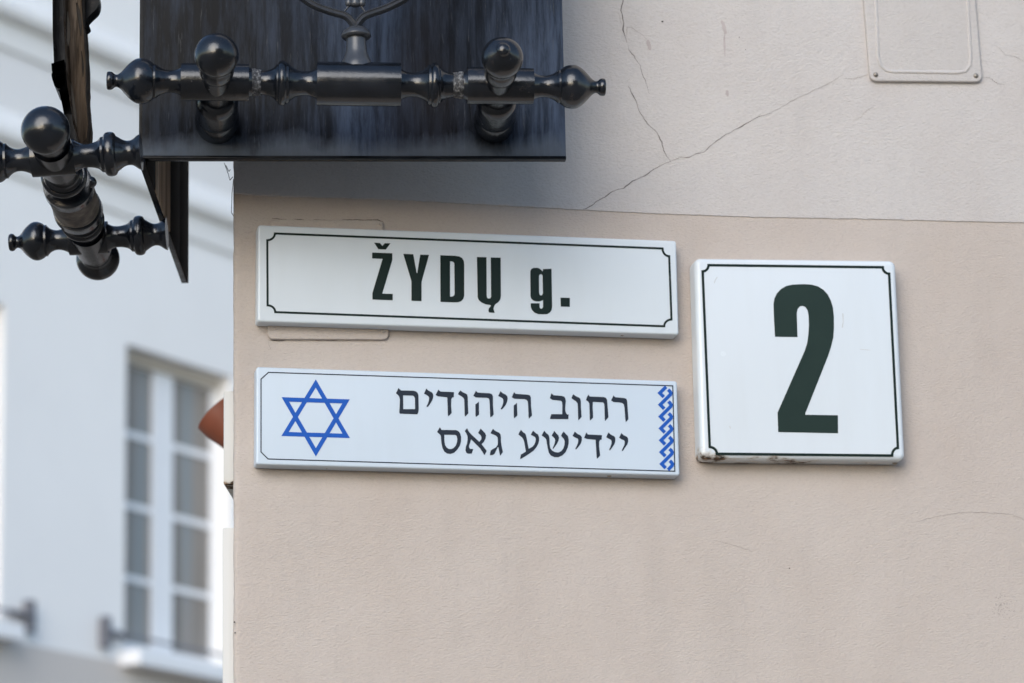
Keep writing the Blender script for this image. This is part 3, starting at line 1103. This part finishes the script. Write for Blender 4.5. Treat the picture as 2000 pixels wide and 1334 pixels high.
# posts of the front panel, pointing at the street
DBALL = 4.425
posts = []
for (bx, by, tx, ty, r_px, tipped) in ((424, 243, 423, 108, 43.5, False), (965, 243, 981, 113, 41, True)):
    base = onplane(bx, by, C0, FN)
    ball = onplane(tx, ty, bA + FN * .112, FN)
    rr = r_px * ((ball - CAM).dot(FWD)) / F_PX
    ax = (ball - base).normalized()
    L = (ball - base).length
    pr = [(-.002, rr * .98), (.010, rr * 1.04), (.026, rr * 1.05), (.038, rr * 1.0), (.042, rr * .95), (.042, rr * .95), (.045, rr * .99), (.085, rr * .99), (.095, rr * .95), (.103, rr * .82), (.106, rr * .62), (.106, rr * .62),
          (.110, rr * .62), (L - .075, rr * .62), (L - .066, rr * .64), (L - .060, rr * .74), (L - .050, rr * .80), (L - .040, rr * .76), (L - .033, rr * .68), (L - .028, rr * .70), (L - .0245, rr * .72), (L - .0245, rr * .72)]
    mb = MB()
    lathe(mb, smoothprof(pr, 4), base, ball, 44)
    p_ = build("turned_post", mb, IRON, emb, smooth=35)
    mb = MB()
    pr = [(rr * math.sin(R(a)), rr * math.cos(R(a))) for a in range(-46, 60, 6)]
    if tipped:
        pr += [(rr * .92, rr * .42), (rr * 1.0, rr * .33), (rr * 1.06, rr * .30), (rr * 1.14, rr * .31), (rr * 1.22, rr * .27), (rr * 1.28, rr * .15), (rr * 1.3, .0005)]
    else:
        pr += [(rr * math.sin(R(a)), rr * math.cos(R(a))) for a in (60, 66, 72, 78, 84, 88)]
    axf = (ball - base).normalized()
    # the finial itself tips up a little with the post
    lathe(mb, pr, ball, ball + axf, 44)
    build("finial_ball", mb, IRON, p_, smooth=50)

# menorah on the front bar
MY = bA + FN * .0
men = []
def fm_men(h0):
    return lambda x, y, h: onplane(x, y, bA + FN * (h0 + h), FN)


mb = MB()
fm = fm_men(0)
stem = [(136, 31), (128, 29.5), (121, 27), (112, 23), (102, 20), (88, 18.5), (78, 18), (76, 18), (76, 18), (75, 24), (71, 27.5), (67, 26.5), (61, 23), (55, 15), (51, 7), (49, 2)]
b0, b1 = onplane(697, 136, bA, FN), onplane(695.3, 49, bA, FN)
kk = (b1 - b0).length / 87.0
lathe(mb, smoothprof([((136 - y) * kk, r * kk) for y, r in stem], 4), b0, b1, 36)
build("menorah_stem", mb, LITIRON, emb, smooth=35)


def sweep(mb, path, sect, fmk):
    """path in survey pixels, section (across px, out metres)"""
    P = [Vector(p) for p in path]
    n, m = len(P), len(sect)
    vs, fs = [], []
    for i in range(n):
        d = (P[min(i + 1, n - 1)] - P[max(i - 1, 0)]).normalized()
        nn = Vector((-d.y, d.x))
        for a, h in sect:
            q = P[i] + nn * a
            vs.append(fmk(q.x, q.y, h))
    for i in range(n - 1):
        for k in range(m):
            k2_ = (k + 1) % m
            fs.append((i * m + k, i * m + k2_, (i + 1) * m + k2_, (i + 1) * m + k))
    fs.append(tuple(range(m)))
    fs.append(tuple(range((n - 1) * m, n * m)))
    mb.add(vs, fs)


sect = [(-8, -.009), (-8, .002), (-6.2, .0075), (-3.4, .006), (1.0, .012), (5.2, .0075), (8, -.001), (8, -.009)]
mb = MB()
rp = [(694.5, 54), (698, 47), (703, 40), (709, 33.5), (717, 29), (729, 24.5), (750, 17.5), (769, 9), (789, -2), (812, -20), (832, -42), (848, -70), (857, -100), (861, -135), (861, -190)]
rp = smoothprof(rp, 4)
sweep(mb, rp, sect, fm)
lp_ = smoothprof([(694, 54), (690, 47), (685, 40), (679, 34), (670, 29), (657, 25.5), (640, 20.5), (620, 13), (600, 2), (580, -14), (561, -36), (546, -64), (537, -94), (533, -135), (533, -190)], 4)
sweep(mb, lp_, [(-a, h) for a, h in sect], fm)
for (dx, flip) in ((70, 1), (38, 1)):
    for s_ in (-1, 1):
        q = smoothprof([(695, -30 + (70 - dx) * -.2), (695 + s_ * dx * .35, -26 - (70 - dx) * .2), (695 + s_ * dx * .75, -50 - (70 - dx) * .2), (695 + s_ * dx * .97, -90), (695 + s_ * dx, -135), (695 + s_ * dx, -190)], 4)
        sweep(mb, q, [(a * .8 * s_, h) for a, h in sect], fm)
build("menorah_arms", mb, LITIRON, emb, smooth=30)
mb = MB()
c0, c1 = onplane(694, 14, bA, FN), onplane(692, -190, bA, FN)
lathe(mb, smoothprof([(0, .001), (.001, .005), (.004, .0068), (.010, .0062), (.018, .0048), (.03, .0058), (.05, .005), ((c1 - c0).length, .005)], 3), c0, c1, 24)
for pa, pb in (((684, 8), (669, 27)), ((703, 8), (716, 27))):
    a, b = onplane(pa[0], pa[1], bA, FN), onplane(pb[0], pb[1], bA, FN)
    lathe(mb, [(0, .0016), ((b - a).length, .0009)], a, b, 8)
for x in (682, 706):
    a, b = onplane(x, 13, bA, FN), onplane(x + (x - 694) * .5, -60, bA, FN)
    lathe(mb, smoothprof([(0, .0005), (.001, .0035), (.005, .005), (.014, .004), ((b - a).length, .003)], 3), a, b, 16)
build("menorah_centre", mb, LITIRON, emb, smooth=40)
for x in (533, 625, 657, 692, 733, 765, 861):
    mb = MB()
    a, b = onplane(x, -185, bA, FN), onplane(x, -240, bA, FN)
    lathe(mb, smoothprof([(0, .006), (.004, .012), (.012, .014), (.02, .010), (.03, .014), (.036, .015)], 3), a, b, 20)
    build("candle_cup", mb, IRON, emb, smooth=40)

mb, rimd, fc = RIM_PATH
sweep(mb, rimd, [(-4, -.0006), (-3, .0007), (-1.5, .0014), (0, .0017), (1.5, .0014), (3, .0007), (4, -.0006)], fc)
build("rim", mb, UPPER, s5, smooth=80)

# the side bar's own menorah seen edge on: weathered board with an iron strap
mid = (nb + fbp) / 2
OP = mid - ES * .035


def fm_edge(x, y, h):
    return onplane(x, y, OP, ES) + ES * h


mb = MB()
wob = lambda p: [(x + noise.noise(Vector((y * .06, x * .02, 0))) * 2.0, y) for x, y in p]


def dense(p, st=9):
    out = []
    for (x0, y0), (x1, y1) in zip(p, p[1:] + p[:1]):
        k = max(1, int(math.hypot(x1 - x0, y1 - y0) / st))
        out += [(x0 + (x1 - x0) * i / k, y0 + (y1 - y0) * i / k) for i in range(k)]
    return out


tess(mb, [wob(dense([(122, -150), (156, -150), (160, 0), (163, 60), (166, 110), (168, 200), (171, 235), (170, 270), (163, 278), (160, 330), (148, 330), (150, 268), (143, 240), (137, 205), (131, 165), (128, 110), (124, 50)]))], fm_edge, 0, .055)
wd_ = build("weathered_board", mb, WOOD, emb, smooth=30)
mb = MB()
strip(mb, wob([(131, 20), (133, 50), (132, 78), (134, 92)]), [2, 7, 8, 1], fm_edge, -.0012, .001)
strip(mb, wob([(150, 6), (155, 30), (157, 50), (158, 70)]), [3, 8, 6, 1], fm_edge, -.0012, .001)
strip(mb, wob([(138, 160), (142, 190), (146, 225), (150, 250)]), [2, 6, 7, 1], fm_edge, -.0012, .001)
strip(mb, wob([(159, 100), (162, 130), (162, 150)]), [1, 4, 1], fm_edge, -.0012, .001)
build("split", mb, PITM, wd_, smooth=None)
mb = MB()
tess(mb, [[(101, -150), (121, -150), (123, 0), (126.5, 110), (131, 160), (137, 205), (143, 240), (149, 270), (147, 330), (140, 330), (139, 280), (128, 245), (121, 205), (115, 178), (109, 172), (104.5, 120), (102, 60)]], fm_edge, .004, .048)
st_ = build("iron_strap", mb, FLATIRON, emb, smooth=30)
mb = MB()
tess(mb, [[(101, 126), (126, 118), (127, 137), (108, 142), (102, 141)]], fm_edge, -.004, .052)
tess(mb, [smoothprof([(127, 134), (113, 137), (104, 143), (102, 152), (106, 166), (110, 174), (122, 176), (130, 172)], 3)], fm_edge, -.007, .05)
build("clasp", mb, FLATIRON, st_, smooth=30)
mb = MB()
tess(mb, [smoothprof([(157, -60), (176, -50), (188, -25), (191, -6), (187, 10), (175, 22), (166, 32), (166, 36), (171, 41), (166, 47), (162, 47), (159, 30), (157, 0)], 3)], fm_edge, .012, .04)
build("scroll_lobe", mb, FLATIRON, emb, smooth=40)

# ------------------------------------------------------------------ white house across the street
EB = hdir(32.6)
NB = Vector((EB.y, -EB.x, 0))
if NB.dot(CAM - at(245, 700, 25)) < 0:
    NB = -NB
OB = at(245, 700, 25)
OB.z = 0


def bgp(px, py, off=0.0):
    p = onplane(px, py, OB + NB * off, NB)
    return (p - OB).dot(EB), p.z


def BP(u, z, off=0.0):
    return OB + EB * u + ZV * z + NB * off


house = thing("white_house", "blurred pale blue-white plastered house with string courses behind the corner", "building", OB)
REC = -.17
u0, zt_ = bgp(247, 671)
_, zb_ = bgp(243, 1276)
u1 = bgp(452, 700)[0]
uL1 = bgp(10, 590)[0]
WW = u1 - u0
wins = [(u0, u1), (uL1 - WW, uL1), (u1 + (u0 - uL1), u1 + (u0 - uL1) + WW)]
for k in range(2, 4):
    pass
us = sorted(set([-9.0, 26.0] + [x for w_ in wins for x in w_]))
ZTOP = 14.0
zbase = bgp(100, 1268)[1]
mb = MB()


def wallrect(mb, ua, ub, za, zb, mi=0, off=0.0):
    mb.add([BP(ua, za, off), BP(ub, za, off), BP(ub, zb, off), BP(ua, zb, off)], [(0, 1, 2, 3)], mi)


zfr = bgp(367, 475)[1]
za_ = bgp(178, 113)[1]
zd_ = bgp(178, 346)[1]
for a, b in zip(us, us[1:]):
    isw = any(abs(a - w_[0]) < 1e-6 for w_ in wins)
    if isw:
        wallrect(mb, a, b, 0, zb_)
        wallrect(mb, a, b, zt_, zd_)
        for (p, q) in ((BP(a, zb_), BP(a, zt_)), (BP(b, zb_), BP(b, zt_))):
            mb.add([p, q, q + NB * REC, p + NB * REC], [(0, 1, 2, 3)])
        for z in (zb_, zt_):
            p, q = BP(a, z), BP(b, z)
            mb.add([p, q, q + NB * REC, p + NB * REC], [(0, 1, 2, 3)])
    else:
        wallrect(mb, a, b, 0, zd_)
wallrect(mb, us[0], us[-1], zd_, za_, 1)
wallrect(mb, us[0], us[-1], za_, ZTOP, 0)
# the house's other sides
p, q = BP(us[0], 0), BP(us[-1], 0)
for a, b in ((p, p - NB * 10), (q, q - NB * 10), (p - NB * 10, q - NB * 10)):
    mb.add([a, b, b + ZV * ZTOP, a + ZV * ZTOP], [(0, 1, 2, 3)])
build("wall", mb, [BGW, BGU], house, smooth=None)
mb = MB()
box(mb, BP(us[0], 0, .002), EB * (us[-1] - us[0]), ZV * zbase, NB * .010)
build("base_coat", mb, BGB, house, smooth=None)
for zc, kq in ((za_, .85), (zd_, .7)):
    mb = MB()
    pr = [(0, -.20), (.028, -.20), (.03, -.17), (.03, -.012), (.045, 0), (.10, .0), (.135, .02), (.15, .06), (.14, .10), (.11, .14), (.06, .18), (.02, .24), (0, .26)]
    pr = [(o_ * kq if o_ > .04 else o_, z) for o_, z in pr]
    vs = [BP(us[0], zc + z, o_) for o_, z in pr] + [BP(us[-1], zc + z, o_) for o_, z in pr]
    m = len(pr)
    mb.add(vs, [(i, i + 1, m + i + 1, m + i) for i in range(m - 1)])
    build("string_course", mb, BGM, house, smooth=30)
mb = MB()
p, q = BP(us[0] - .3, ZTOP - .02, .4), BP(us[-1] + .3, ZTOP - .02, .4)
r1, r2 = BP(us[0] - .3, ZTOP + 3.2, -5), BP(us[-1] + .3, ZTOP + 3.2, -5)
p2, q2 = BP(us[0] - .3, ZTOP - .02, -10.4), BP(us[-1] + .3, ZTOP - .02, -10.4)
mb.add([p, q, r2, r1, p2, q2], [(0, 1, 2, 3), (3, 2, 5, 4), (0, 3, 4), (1, 5, 2), (0, 4, 5, 1)])
build("roof", mb, ROOFM, house, smooth=None)

rows = []
for ya, yb in ((719, 847), (860, 986), (999, 1128), (1140, 1260)):
    rows.append((bgp(370 * 0 + 270, ya, REC)[1], bgp(270, yb, REC)[1]))
ul = bgp(296, 900, REC)[0]
um0, um1 = bgp(335, 900, REC)[0], bgp(410, 900, REC)[0]
FT = .07
for wi, (ua, ub) in enumerate(wins):
    mb = MB()
    d = ua - u0
    wp = um1 - um0
    cols = [(ul + d - wp, ul + d), (um0 + d, um1 + d)]
    z0w, z1w = zb_, zt_
    # frame members as one sash set
    xs = [ua, cols[0][0], cols[0][1], cols[1][0], cols[1][1], ub]
    for k in (0, 2, 4):
        box(mb, BP(xs[k] if k else ua, z0w, REC - .03), EB * (xs[k + 1] - xs[k]), ZV * (z1w - z0w), NB * (.045 if k == 2 else .04))
    zz = [z1w] + [v for r_ in rows for v in r_] + [z0w]
    for ca, cb in cols:
        for k in range(0, len(zz), 2):
            box(mb, BP(ca, zz[k + 1], REC - .03), EB * (cb - ca), ZV * (zz[k] - zz[k + 1]), NB * .038)
    fr = build("window", mb, FRAMEW, house, smooth=None)
    mb = MB()
    box(mb, BP(ua + .002, rows[0][0] + .012, REC - .02), EB * (ub - ua - .004), ZV * (zt_ - rows[0][0] - .014), NB * .075)
    build("window_head", mb, HEADM, fr, smooth=None)
    for ca, cb in cols:
        for za2, zb2 in rows:
            mb = MB()
            box(mb, BP(ca, zb2, REC - .012), EB * (cb - ca), ZV * (za2 - zb2), NB * .006)
            build("pane", mb, PANE, fr, smooth=None)
    mb = MB()
    bbox(mb, BP(ua - .05, zb_ - .10, -.02), EB * (ub - ua + .1), ZV * .11, NB * .20, .01)
    build("sill", mb, FRAMEW, fr, smooth=None)
    # guard rail across the lower part, its ends on plates beside the opening
    zr = bgp(197, 1236)[1]
    dl = u0 - bgp(197, 1236)[0]
    mb = MB()
    box(mb, BP(ua - dl, zr - .010, .06), EB * (ub - ua + 2 * dl), ZV * .020, NB * .02)
    for uu in (ua - dl, ub + dl - .22):
        box(mb, BP(uu, zr - .024, .045), EB * .22, ZV * .048, NB * .012)
    for uu in (ua - dl, ub + dl):
        box(mb, BP(uu - .035, zr - .11, .012), EB * .07, ZV * .22, NB * .055)
    build("guard_rail", mb, GREYIRON, house, smooth=None)

# ------------------------------------------------------------------ house behind the viewer, mirrored in the iron
oh = thing("opposite_house", "ochre house on the far side of the street behind the viewer", "building", (0, -24, 0))
mb = MB()
mb.add([(-6, -24, 0), (12, -24, 0), (12, -24, 8.5), (-6, -24, 8.5), (-6, -33, 0), (12, -33, 0), (12, -33, 8.5), (-6, -33, 8.5)],
       [(0, 1, 2, 3), (4, 5, 6, 7), (0, 4, 7, 3), (1, 5, 6, 2)])
build("wall", mb, OPP, oh, smooth=None)
mb = MB()
mb.add([(-6.3, -23.6, 8.4), (12.3, -23.6, 8.4), (12.3, -28.5, 11.5), (-6.3, -28.5, 11.5), (-6.3, -33.4, 8.4), (12.3, -33.4, 8.4)], [(0, 1, 2, 3), (3, 2, 5, 4), (0, 3, 4), (1, 5, 2), (0, 4, 5, 1)])
build("roof", mb, ROOFM, oh, smooth=None)
for i in range(6):
    for zz in (1.2, 4.6):
        mb = MB()
        box(mb, Vector((-5 + i * 2.9, -24.0, zz)), Vector((1.1, 0, 0)), Vector((0, 0, 1.8)), Vector((0, .05, 0)))
        fr = build("window", mb, FRAMEW, oh, smooth=None)
        mb = MB()
        box(mb, Vector((-4.92 + i * 2.9, -23.96, zz + .08)), Vector((.94, 0, 0)), Vector((0, 0, 1.64)), Vector((0, .015, 0)))
        build("pane", mb, PANE, fr, smooth=None)
print("CAM", CAM, "wall z at sign", wallp(1000, 600).z, "PW", PW, "LB", LB, "sidebar", (fbp - nb).length, "win", WW, zt_ - zb_)
